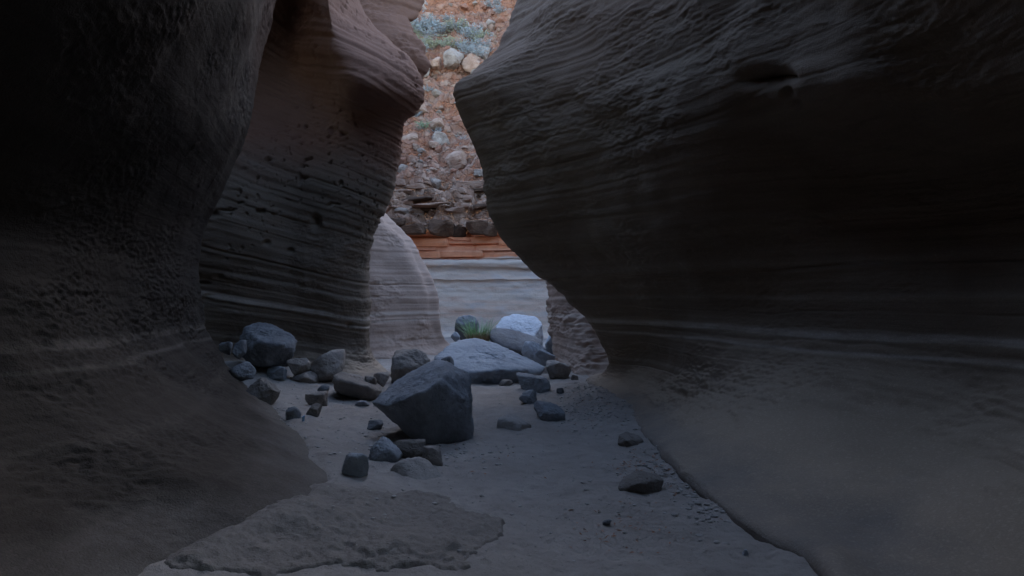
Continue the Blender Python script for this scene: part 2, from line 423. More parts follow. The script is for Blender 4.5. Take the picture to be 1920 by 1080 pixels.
R1 = [
 [(1095,722,11.6),(1125,700,11.4),(1141,680,11.1),(1121,640,11.0),(1090,590,11.0),(1035,530,11.0),(933,425,10.9),(900,300,10.8),(879,240,10.7),(860,165,10.6),(888,124,10.7),(940,78,10.75),(968,8,10.9),(1000,-60,11.1),(1130,-140,11.8),(1500,-200,12.3)],
 [(1165,775,9.0),(1200,735,9.6),(1225,690,10),(1215,640,10),(1205,595,9.9),(1178,530,9.8),(1115,425,9.5),(1075,300,9.25),(1062,235,9.15),(1055,165,9.1),(1062,100,9.1),(1073,50,9.15),(1083,0,9.2),(1115,-90,9.35),(1300,-210,9.9),(1700,-330,10)],
 [(1265,885,5.9),(1310,830,6.4),(1370,740,7.2),(1400,660,7.7),(1410,600,8.0),(1405,530,8.0),(1370,425,7.7),(1330,300,7.4),(1310,235,7.3),(1300,165,7.2),(1295,95,7.25),(1290,45,7.3),(1285,0,7.35),(1310,-130,7.4),(1450,-380,7.3),(1750,-620,7.3)],
 [(1400,1000,4.36),(1470,930,4.85),(1570,800,5.8),(1630,690,6.3),(1660,610,6.5),(1665,530,6.6),(1665,430,6.7),(1650,310,6.7),(1605,235,6.2),(1555,165,5.75),(1540,95,5.75),(1535,45,5.75),(1530,0,5.75),(1515,-150,5.5),(1440,-450,5.0),(1160,-1000,4.3)],
 [(1540,1082,3.68),(1640,1010,4.1),(1780,860,4.7),(1880,720,5.1),(1930,620,5.2),(1950,530,5.3),(1965,430,5.45),(1965,320,5.45),(1935,240,5.2),(1880,170,4.8),(1855,95,4.65),(1835,45,4.55),(1815,0,4.5),(1770,-200,4.3),(1600,-600,3.8),(1060,-1400,3.0)],
]
R1 = [C(c) for c in R1]
for k, dz in ((2, .03), (3, .06), (4, .06)):
    R1[k][0] = R1[k][0] + np.array([0, 0, dz]); R1[k][1] = R1[k][1] + np.array([0, 0, dz * .6])
n6 = [(1.35,2.0,0),(1.75,2.1,.07),(2.6,2.3,.42),(3.1,2.4,.9),(3.3,2.4,1.3),(3.4,2.4,1.65),(3.45,2.5,2.05),(3.4,2.5,2.5),(3.2,2.3,2.8),(2.95,2.2,3.1),(2.75,2.1,3.35),(2.6,2,3.55),(2.45,2,3.75),(2.1,2,4.2),(1.3,1.9,4.9),(.35,1.7,5.6)]
n6 = [np.array(t, float) for t in n6]
n7 = [p + np.array([.1, -4., 0]) for p in n6]; n8 = [p + np.array([3.0, -6.5, 0]) for p in n6]; n9 = [p + np.array([10., -7.5, 0]) for p in n6]
c0 = [p + np.array([1.6, 1.5, 0]) for p in R1[0]]; cm = [p + np.array([6.0, 1.8, 0]) for p in R1[0]]; ch = [p + np.array([.35, .75, 0]) for p in R1[0]]
cols = [cm, c0, ch] + R1 + [n6, n7, n8, n9]
def close_col(c, sx):
    base = c[0] + np.array([sx * .14 if sx > 0 else .12, 0, -.5 - c[0][2]])
    t1 = c[-1] + np.array([sx * 1.0, 0, .8]); t2 = c[-1] + np.array([sx * 14, 0, 1.4])
    return [base] + list(c) + [t1, t2]
cols = [close_col(c, 1) for c in cols]
cv = [18, 34, 46, 44, 36, 44, 60, 70, 40, 46, 40, 30, 30, 28, 16, 10, 4, 4]
wall_r, Qr = loft('canyon_wall_right', cols, [6, 8, 20, 120, 120, 110, 80, 24, 12, 8, 6], cv, M['tuff_right'], sgn=1, big=.10, med=.012, fine=.009, st=.5, groove=.5, pits=.1, calm=(.0, .5), dents=[(1432,150,46,24,.28),(1470,185,14,10,.08),(1490,205,10,9,.06),(1275,735,10,6,.05)])

# ------------------------------------------------------------------ near left wall with its ramp
L1 = [
 [(515,765,9.4),(470,735,9.5),(425,700,9.3),(395,655,9.1),(373,600,9),(361,510,8.9),(372,425,8.7),(420,322,8.4),(455,232,8.2),(481,100,8),(508,0,7.8),(520,-170,7.7),(300,-420,7.8)],
 [(580,835,7.0),(500,790,7.1),(410,745,7.2),(340,690,7.3),(290,610,7.3),(270,510,7.2),(280,420,7),(325,320,6.7),(375,230,6.45),(425,100,6.2),(465,0,6.05),(520,-200,5.9),(600,-800,5.8)],
 [(635,925,5.3),(520,870,5.3),(390,800,5.5),(280,720,5.7),(190,620,5.8),(150,510,5.8),(145,420,5.7),(185,320,5.45),(240,230,5.2),(310,100,4.95),(365,0,4.8),(480,-250,4.6),(700,-900,4.3)],
 [(560,1000,4.35),(430,920,4.5),(270,830,4.6),(150,740,4.7),(50,630,4.75),(0,510,4.8),(-15,420,4.8),(20,320,4.55),(80,230,4.3),(160,100,4.05),(220,0,3.9),(380,-300,3.7),(840,-1200,3.4)],
 [(300,1085,3.65),(150,1000,3.7),(0,900,3.75),(-120,780,3.8),(-220,640,3.8),(-270,510,3.9),(-285,410,3.9),(-250,300,3.75),(-180,200,3.5),(-90,60,3.25),(-20,-60,3.1),(220,-400,2.95),(860,-1500,2.8)],
]
L1 = [C(c) for c in L1]
l6 = [np.array(t, float) for t in [(-1.6,1.5,0),(-2,1.5,.25),(-2.5,1.5,.55),(-2.9,1.5,.9),(-3.2,1.5,1.3),(-3.4,1.5,1.7),(-3.4,1.5,2),(-3.3,1.5,2.3),(-3.1,1.4,2.6),(-2.8,1.3,2.9),(-2.5,1.2,3.3),(-1.5,1.1,4.3),(-.1,1,5.6)]]
l7 = [p + np.array([.2, -5.0, 0]) for p in l6]; l8 = [p + np.array([2.5, -9.5, 0]) for p in l6]; l9 = [p + np.array([10., -11.5, 0]) for p in l6]
lh = [p + np.array([-.35, .7, 0]) for p in L1[0]]; l0 = [p + np.array([-1.6, 1.3, 0]) for p in L1[0]]; lm = [p + np.array([-7, 1.6, 0]) for p in L1[0]]
cols = [close_col(c, -1) for c in [lm, l0, lh] + L1 + [l6, l7, l8, l9]]
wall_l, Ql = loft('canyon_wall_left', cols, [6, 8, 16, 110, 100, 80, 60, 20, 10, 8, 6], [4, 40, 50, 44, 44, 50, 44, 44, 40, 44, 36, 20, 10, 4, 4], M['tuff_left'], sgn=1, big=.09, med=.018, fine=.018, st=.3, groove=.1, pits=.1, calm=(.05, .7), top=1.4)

# ------------------------------------------------------------------ left bulge beyond it
m4 = [(735,712,12.4),(708,680,12.6),(692,645,12.7),(689,590,12.7),(683,530,12.7),(692,470,12.6),(712,400,12.5),(737,335,12.4),(748,280,12.3),(757,224,12.0),(784,180,11.8),(768,112,12),(690,30,12.6),(635,-60,13),(420,-120,13.8)]
m3 = [(665,712,11.9),(655,680,12.2),(650,645,12.4),(640,590,12.4),(625,530,12.3),(630,470,12.2),(640,400,12.1),(652,335,12.0),(660,275,12.0),(664,207,11.85),(668,160,11.1),(650,95,11.2),(630,30,11.5),(615,-60,11.8),(560,-150,12.4)]
mb = [(628,714,11.85),(615,683,12.2),(608,645,12.4),(595,590,12.35),(580,530,12.25),(580,470,12.15),(588,400,12.05),(598,335,12.0),(605,275,12.1),(608,215,12.3),(606,160,12.35),(606,95,11.75),(604,30,11.6),(598,-60,11.5),(590,-200,11.0)]
m2 = [(590,715,11.8),(575,685,12.2),(565,645,12.4),(550,590,12.3),(535,530,12.2),(530,470,12.1),(535,400,12.0),(545,335,12.0),(550,275,12.2),(553,215,12.6),(550,160,13.0),(545,100,13.3),(542,30,12.9),(540,-60,11.4),(525,-200,10.0)]
m1 = [(470,722,11.6),(450,690,11.8),(435,650,12),(425,590,11.9),(420,530,11.8),(420,470,11.6),(430,400,11.5),(440,335,11.6),(445,275,11.9),(450,215,12.4),(455,160,12.9),(460,100,13.2),(465,30,12.4),(455,-60,10.9),(445,-200,9.6)]
m1, m2, mb, m3, m4 = C(m1), C(m2), C(mb), C(m3), C(m4)
m0 = [p + np.array([-1.6, -.6, 0]) for p in m1]; mz = [p + np.array([-6, -1.0, 0]) for p in m1]
m5 = [p + np.array([-.25, .7, 0]) for p in m4]; m6 = [p + np.array([-1.3, 1.6, 0]) for p in m4]; m7 = [p + np.array([-7, 2.0, 0]) for p in m4]
cols = [close_col(c, -1) for c in [mz, m0, m1, m2, mb, m3, m4, m5, m6, m7]]
wall_b, Qb = loft('canyon_wall_bulge', cols, [4, 24, 80, 44, 44, 80, 16, 8, 4], [4, 26, 26, 34, 38, 38, 40, 40, 36, 36, 36, 40, 36, 34, 14, 4, 4], M['tuff_bulge'], sgn=1, big=.07, med=.014, fine=.008, st=.8, groove=.7, pits=.8, dip=1.0, dents=[(592,415,9,14,.14),(402,400,10,8,.15),(655,610,6,5,.08),(500,455,7,5,.1),(545,470,6,5,.08)])

# ------------------------------------------------------------------ fin hanging over the gap above the bulge
f2 = C([(690,330,14.2),(720,240,14.2),(752,160,14.1),(779,119,14.0),(770,86,14.0),(741,30,14.2),(750,24,14.4),(768,2,14.6),(782,-60,14.8),(760,-110,15),(600,-170,15.5)])
f1 = [p + np.array([-.9, -.35, 0]) for p in f2]; fb = [p + np.array([-1.9, -.3, 0]) for p in f2]; f0 = [p + np.array([-5, .3, 0]) for p in f2]
f3 = [p + np.array([-.25, .6, 0]) for p in f2]; f4 = [p + np.array([-5, 1.4, 0]) for p in f2]
fin, _ = loft('canyon_wall_fin', [f0, fb, f1, f2, f3, f4], [10, 14, 50, 14, 10], [20, 24, 24, 20, 30, 8, 14, 18, 16, 6], M['tuff_bulge'], sgn=1, big=.06, med=.05, fine=.02, st=1.0, groove=.5)

# ------------------------------------------------------------------ pale spur, left of the far wall
s3 = C([(856,660,17.6),(824,642,17.3),(809,600,17),(803,550,17),(790,515,17),(775,485,17),(755,450,17),(735,428,17),(712,402,17),(688,372,17.1),(640,320,17.3)])
s2 = C([(770,672,16.0),(757,652,16.2),(752,600,16.3),(750,550,16.4),(742,515,16.5),(732,485,16.5),(718,450,16.6),(704,428,16.6),(690,402,16.7),(670,372,16.8),(630,320,17.1)])
s1 = C([(690,678,15.4),(688,655,15.6),(686,600,15.8),(684,550,15.9),(682,515,16),(676,485,16.1),(668,450,16.2),(660,428,16.3),(652,402,16.4),(640,372,16.6),(610,320,16.9)])
sb_ = [p + np.array([-.8, -.1, 0]) for p in s1]; s0 = [p + np.array([-4, .2, 0]) for p in s1]; s4 = [p + np.array([-.3, .8, 0]) for p in s3]; s5 = [p + np.array([-5, 2.2, 0]) for p in s3]
bur = lambda c: [c[0] + np.array([0, 0, -.5])] + list(c)
spur, _ = loft('canyon_wall_spur', [bur(c) for c in [s0, sb_, s1, s2, s3, s4, s5]], [6, 12, 50, 60, 12, 6], [4, 20, 28, 30, 24, 22, 24, 18, 18, 16, 12], M['tuff_spur'], sgn=1, big=.06, med=.025, fine=.008, st=.5, groove=.6)

# ------------------------------------------------------------------ right wall behind the overhang
t1 = C([(1056,716,13.6),(1046,680,14.2),(1040,645,14.6),(1035,606,14.8),(1032,570,14.8),(1028,525,14.8),(1020,470,14.9),(1020,380,15)])
t2 = C([(1095,724,12.2),(1092,690,12.8),(1085,650,13.2),(1075,606,13.6),(1068,570,13.9),(1064,525,14.0),(1060,470,14),(1060,380,14)])
tb = [p + np.array([.6, -.25, 0]) for p in t2]; t3 = [p + np.array([2.5, -.6, 0]) for p in t2]; t0 = [p + np.array([.4, 1.2, 0]) for p in t1]; tz = [p + np.array([4, 3.0, 0]) for p in t1]
butt, _ = loft('canyon_wall_buttress', [bur(c) for c in [tz, t0, t1, t2, tb, t3]], [6, 14, 50, 14, 8], [4, 26, 24, 24, 24, 24, 20, 20], M['tuff_spur'], sgn=1, big=.07, med=.05, fine=.02, st=.8, groove=.6)

# ------------------------------------------------------------------ far cliff
prof = [(662,22.0),(640,21.7),(618,22.05),(560,22.25),(527,22.32),(524,22.26),(503,22.35),(499,22.24),(490,22.26),(486,22.48),(470,22.52),(446,22.6),(441,22.4),(425,22.3),(412,22.35),(405,22.7),(392,22.85),(372,23.1),(358,23.7),(345,23.85),(328,24.4),(300,25.1),(280,25.6),(230,27.1),(180,28.6),(138,29.9),(126,29.9),(100,30.6),(85,31.5),(40,34.0),(0,36.4),(-60,39.6),(-150,44.),(-250,48.),(-300,60.)]
xs = np.concatenate([np.linspace(-26, -7.5, 10)[:-1], np.linspace(-7.5, 3, 340), np.linspace(3, 26, 12)[1:]])
pr = np.array([[d, EYE + (HY - py) / F * d] for py, d in prof])
cnt = [6, 10, 22, 16, 3, 12, 4, 6, 5, 12, 14, 5, 10, 8, 6, 8, 12, 12, 8, 12, 18, 14, 26, 26, 22, 8, 12, 10, 24, 20, 18, 12, 8, 4]
pp = crom(pr, seg(cnt), 0)
pz = pp[:, 1]
X, D = np.meshgrid(xs, pp[:, 0], indexing='ij'); Z = np.broadcast_to(pz, X.shape)
Qc = np.stack([X, D, Z], -1).copy()
Qc[..., 1] += .018 * (X + 2) ** 2 * np.clip(1 - np.abs(X) / 60, 0, 1) * np.where(np.abs(X) < 10, -1, -.6)      # the face curves towards the camera at its sides
def blocky(Q, s):
    q = Q * s + .35 * fbm(Q * s * .9 + 3, 2)[..., None]
    c = np.floor(q); h = np.sin(c[..., 0] * 127.1 + c[..., 1] * 311.7 + c[..., 2] * 74.7) * 43758.5453
    return h - np.floor(h)
rub = sstep(3.6, 4.4, Z)
n = -normals(Qc)
n[..., 1] = -np.abs(n[..., 1]); n[..., 2] = np.abs(n[..., 2])
h = .05 * fbm(Qc * np.array([.5, .5, 1.]), 3) + .025 * fbm(Qc * np.array([2, 2, 5.]), 3)
h += (1 - rub) * .014 * (n1(Z * 4.0, 2) + .6 * n1(Z * 11., 4))
h += sstep(2.75, 2.9, Z) * (1 - sstep(3.55, 3.7, Z)) * .09 * (blocky(Qc, np.array([1.4, .2, 3.2])) - .5)
h += rub * (.5 * fbm(Qc * 1.1 + 4, 5) + .22 * (blocky(Qc, np.array([1.5, .5, 3.0])) - .5) + .10 * (blocky(Qc, np.array([4.2, 1., 6.])) - .5))
h -= sstep(3.5, 3.7, Z) * (1 - sstep(4.15, 4.3, Z)) * .45 * sstep(.0, .25, noise3(np.stack([X * .9, Z * 0 + .5, Z * 0 + .2], -1)))
Qc = Qc + n * h[..., None]
cliff = obj('cliff', mesh_np('cliff', Qc.reshape(-1, 3), grid_faces(*Qc.shape[:2])), M['cliff'])
tag(cliff, kind='structure')

# side slopes that enclose the open part of the gorge beyond the slot
def side(name, sx, x0, lean, top):
    ys = np.linspace(13, 40, 60); zs = np.linspace(-.5, top, 70)
    Y, Z2 = np.meshgrid(ys, zs, indexing='ij')
    Q = np.stack([sx * (x0 + lean * np.clip(Z2, 0, 99) + .10 * (Y - 13)), Y, Z2], -1)
    Q[..., 0] += sx * .8 * fbm(Q * .3, 4)
    o = obj(name, mesh_np(name, Q.reshape(-1, 3), grid_faces(60, 70)), M['cliff']); tag(o, kind='structure')
side('canyon_wall_side', -1, 6.5, .3, 8)
side('canyon_wall_side_far', 1, 5.0, .5, 8)

# ------------------------------------------------------------------ rock shelf at the foot of the ramp
def inside_dist(x, y, poly):
    """signed distance to a polygon, positive inside"""
    d = np.full(x.shape, 1e9); ins = np.zeros(x.shape, bool); k = len(poly)
    for a in range(k):
        x0, y0 = poly[a]; x1, y1 = poly[(a + 1) % k]
        t = np.clip(((x - x0) * (x1 - x0) + (y - y0) * (y1 - y0)) / ((x1 - x0) ** 2 + (y1 - y0) ** 2), 0, 1)
        d = np.minimum(d, np.hypot(x - x0 - t * (x1 - x0), y - y0 - t * (y1 - y0)))
        c = ((y0 > y) != (y1 > y)) & (x < (x1 - x0) * (y - y0) / (y1 - y0 + 1e-12) + x0)
        ins ^= c
    return np.where(ins, d, -d)
def gp(px, py, z=.05):
    d = (EYE - z) * F / (py - HY); return ((px - CX) / F * d, d)
poly1 = [gp(*t) for t in [(560,880),(640,898),(700,893),(770,886),(850,884),(925,905),(960,950),(948,998),(915,1026),(860,1062),(760,1062),(640,1058),(560,1066),(470,1084),(300,1090),(200,980)]]
poly2 = [gp(px, py, .1) for px, py in [(540,900),(640,925),(720,930),(800,950),(850,1000),(845,1022),(790,1030),(745,1012),(690,1030),(640,1010),(575,1010),(500,1030),(380,1060),(250,1000)]]
sx_ = np.linspace(-3.0, .1, 360); sy_ = np.linspace(3.2, 6.9, 380)
X, Y = np.meshgrid(sx_, sy_, indexing='ij')
p3 = np.stack([X, Y, 0 * X], -1)
wob = .10 * fbm(p3 * 2.2 + 1, 5) + .025 * fbm(p3 * 15., 3)
fade = sstep(-.25, .35, fbm(p3 * 1.7 + 21, 2))
e1 = inside_dist(X, Y, poly1) + wob; e2 = inside_dist(X, Y, poly2) + wob * 1.4
Zs = ground_z(X, Y) - .09 + .108 * sstep(0, 1, (e1 + .012) / (.11 + .75 * sstep(4.5, 5.2, Y))) + .035 * sstep(.0, .6, e1) + fade * .028 * sstep(-.02, .03, e2) + .05 * sstep(0, .9, e2)
Zs += sstep(-.05, .15, e1) * (.018 * fbm(p3 * 2.3 + 8, 4) + .008 * fbm(p3 * 11. + 4, 4) + .004 * noise3(p3 * 40.))
tag(obj('rock_shelf', mesh_np('rock_shelf', np.stack([X, Y, Zs], -1).reshape(-1, 3), grid_faces(360, 380)), M['tuff_shelf']), kind='structure')

def surf_z(x, y):
    x = np.asarray(x, float); y = np.asarray(y, float); z = ground_z(x, y)
    i = np.clip(np.round((x + 3) / 3.1 * 359), 0, 359).astype(int); j = np.clip(np.round((y - 3.2) / 3.7 * 379), 0, 379).astype(int)
    return np.where((x > -3) & (x < .1) & (y > 3.2) & (y < 6.9), np.maximum(z, Zs[i, j]), z)

# ------------------------------------------------------------------ boulders and stones
_ico = {}
def ico(sub):
    if sub not in _ico:
        bm = bmesh.new(); bmesh.ops.create_icosphere(bm, subdivisions=sub, radius=1)
        V = np.array([v.co[:] for v in bm.verts]); Fc = np.array([[v.index for v in f.verts] for f in bm.faces]); bm.free()
        V /= np.linalg.norm(V, axis=1)[:, None]; _ico[sub] = (V, Fc)
    return _ico[sub]

def radial(dirs, planes, sharp):
    q = np.zeros(len(dirs))
    for nrm, dist in planes: q += np.clip(dirs @ nrm / dist, 0, None) ** sharp
    return np.clip(q, 1e-12, None) ** (-1 / sharp)

def rough(V, dirs, seed, a, ridge=0.0):
    s = np.ptp(V, axis=0).max()
    cr = np.abs(noise3(V / s * 4.3 + seed * 2.1))
    h = a * s * (.6 * fbm(V / s * 2.6 + seed * 3.7, 3) + .5 * fbm(V / s * 8 + seed, 3) + .34 * fbm(V / s * 22. + seed, 3) - .5 * sstep(.06, .0, cr))
    if ridge: h = h - ridge * s * np.clip(.10 - np.abs(noise3(V / s * 3.3 + seed)), 0, 1) * 4
    return V + dirs * h[:, None]

def hull_planes(pts, c):
    bm = bmesh.new()
    for p in pts: bm.verts.new(tuple(p - c))
    bmesh.ops.convex_hull(bm, input=bm.verts); bm.normal_update()
    pl = {}
    for f in bm.faces:
        nn = np.array(f.normal[:]); dd = float(f.verts[0].co.dot(f.normal))
        if dd < 0: nn, dd = -nn, -dd
        if f.calc_area() > 1e-7: pl[tuple(np.round(nn, 2))] = (nn, max(dd, .02))
    bm.free(); return list(pl.values())

def hull_rock(name, pts, d0, mat, label, cat='boulder', seed=1.0, sharp=34, a=.02, sub=6, ridge=0.0, group=None):
    pts = np.array([P(px, py, d0 + dd) for px, py, dd in pts])
    c = .5 * (pts.min(0) + pts.max(0))
    V, Fc = ico(sub); r = radial(V, hull_planes(pts, c), sharp)
    Q = rough(V * r[:, None], V, seed, a, ridge)
    base = np.array([c[0], c[1], pts[:, 2].min()])
    o = obj(name, mesh_np(name, Q + c - base, Fc), M[mat]); o.location = base
    return tag(o, label, cat, group)

def rand_rock(seed, dims, sharp=16, a=.03, sub=4, nplanes=13, flat=0):
    rs = np.random.RandomState(seed)
    nn = rs.normal(size=(nplanes, 3)); nn /= np.linalg.norm(nn, axis=1)[:, None]
    nn = np.concatenate([nn, np.eye(3), -np.eye(3)])
    if flat: nn[0] = np.array([.25 * rs.randn(), .25 * rs.randn() - .3, 1]); nn[0] /= np.linalg.norm(nn[0])
    dd = rs.uniform(.58, .95, len(nn)); dd[-6:] = rs.uniform(.85, 1.05, 6)
    if flat: dd[0] = .55
    V, Fc = ico(sub); r = radial(V, list(zip(nn, dd)), sharp); Q = V * r[:, None]
    Q = Q - .5 * (Q.max(0) + Q.min(0)); Q = Q / (.5 * (Q.max(0) - Q.min(0)))
    Q = Q * .5 * np.array(dims)
    return rough(Q, V, seed * 1.37, a), Fc

def px_rock(name, box, mat, label, cat='stone', seed=1, sharp=30, a=.045, sub=4, depth=.85, tilt=0., sink=.12, group=None, d=None, flat=0, base_y=None):
    """a stone that fills a photo box, standing on the ground where its lower edge meets it"""
    x0, x1, y0, y1 = box
    if d is None: d = hit(.5 * (x0 + x1), y1)
    w = (x1 - x0) / F * d; hgt = (y1 - y0) / F * d
    hgt_full = hgt * (1 + sink) + .02
    Q, Fc = rand_rock(seed, (w, max(w, hgt) * depth, hgt_full), sharp, a, sub, flat=flat)
    if tilt:
        cs, sn = math.cos(tilt), math.sin(tilt); Q = np.stack([Q[:, 0] * cs - Q[:, 2] * sn, Q[:, 1], Q[:, 0] * sn + Q[:, 2] * cs], 1)
        Q[:, 0] *= w / np.ptp(Q[:, 0]); Q[:, 2] *= hgt_full / np.ptp(Q[:, 2])
    c = P(.5 * (x0 + x1), y0, d); top = c[2]
    Q = Q - np.array([0, Q[:, 1].min() + .15 * max(w, hgt) * depth, Q[:, 2].max()])
    o = obj(name, mesh_np(name, Q + np.array([0, 0, hgt_full]), Fc), M[mat]); o.location = (c[0], d, top - hgt_full)
    return tag(o, label, cat, group)

hull_rock('boulder', [(697,755,.15),(742,711,.75),(814,673,.95),(838,675,.95),(882,703,.62),(722,763,-.10),(797,733,-.30),(821,713,-.17),(834,698,.12),(877,750,.2),(724,782,.12),(775,824,.05),(805,834,-.08),(888,832,.22),(878,826,.85),(770,800,1.0)], 7.15,
          'basalt_slab', 'big dark faceted boulder with a tilted flat top in the middle of the sandy floor', seed=2.3, sharp=110, a=.020, ridge=.0)
hull_rock('boulder', [(808,668,.6),(850,641,1.3),(887,632,1.5),(925,642,1.4),(965,668,1.0),(1012,682,.9),(1027,690,.5),(1005,704,.2),(970,692,.0),(885,700,-.1),(880,726,0),(955,723,.1),(1003,710,.3),(820,692,.3),(870,720,1.5),(1010,705,1.2)], 11.6,
          'basalt_pale', 'broad pale peaked boulder lying behind the dark faceted boulder', seed=4.1, sharp=90, a=.026)
hull_rock('boulder', [(911,622,.2),(925,611,.5),(960,616,.7),(1010,631,.6),(1023,645,.3),(1015,655,0),(975,660,-.2),(930,646,-.2),(914,632,-.1),(930,672,.3),(1000,674,.3),(1000,670,.9),(940,670,1)], 15.0,
          'basalt_dark', 'long smooth blue grey boulder sloping to the right below the tallest pale boulder', seed=6.2, sharp=14, a=.012)
hull_rock('boulder', [(928,612,.3),(944,592,.8),(965,587,1),(1003,591,.9),(1018,604,.5),(1020,632,.4),(1000,637,-.2),(938,632,-.1),(940,670,.3),(1018,670,.4),(1010,670,1.2),(940,670,1.2)], 16.6,
          'basalt_pale', 'tall rounded pale boulder at the top right of the far boulder pile', seed=8.8, sharp=30, a=.022)
hull_rock('boulder', [(447,640,.3),(455,613,.5),(485,603,.8),(515,607,.8),(545,625,.7),(559,637,.4),(553,660,.2),(540,688,.3),(500,687,.0),(460,678,.1),(450,660,.1),(490,640,-.15),(530,645,-.1),(470,690,.9),(540,685,1.0)], 10.4,
          'basalt_dark', 'large rounded dark boulder standing against the left rock bulge', seed=3.4, sharp=26, a=.03)
hull_rock('boulder', [(621,702,.2),(640,695,.5),(690,708,.6),(716,722,.5),(716,738,.2),(700,753,.1),(660,745,0),(625,732,.0),(640,712,-.1),(690,724,-.1),(640,742,.7),(705,745,.8)], 9.7,
          'stone_brown', 'low slab shaped brown boulder just left of the dark faceted boulder', seed=5.9, sharp=22, a=.03, sub=5)
hull_rock('stone', [(1157,912,.05),(1170,893,.15),(1195,880,.25),(1232,887,.22),(1246,898,.15),(1238,925,.05),(1215,935,0),(1180,934,0),(1163,924,0),(1200,905,-.06),(1178,935,.3),(1235,930,.3)], 5.3,
          'stone_brown', 'angular brown stone lying nearest to the camera on the sand', 'stone', seed=7.7, sharp=26, a=.022, sub=5)
hull_rock('stone', [(1158,832,.05),(1160,815,.12),(1175,808,.2),(1200,816,.2),(1208,827,.12),(1192,840,.0),(1172,843,0),(1175,826,-.04),(1185,838,.25),(1160,836,.25)], 6.95,
          'stone_brown', 'wedge shaped stone by the foot of the right wall', 'stone', seed=9.1, sharp=26, a=.025, sub=5)

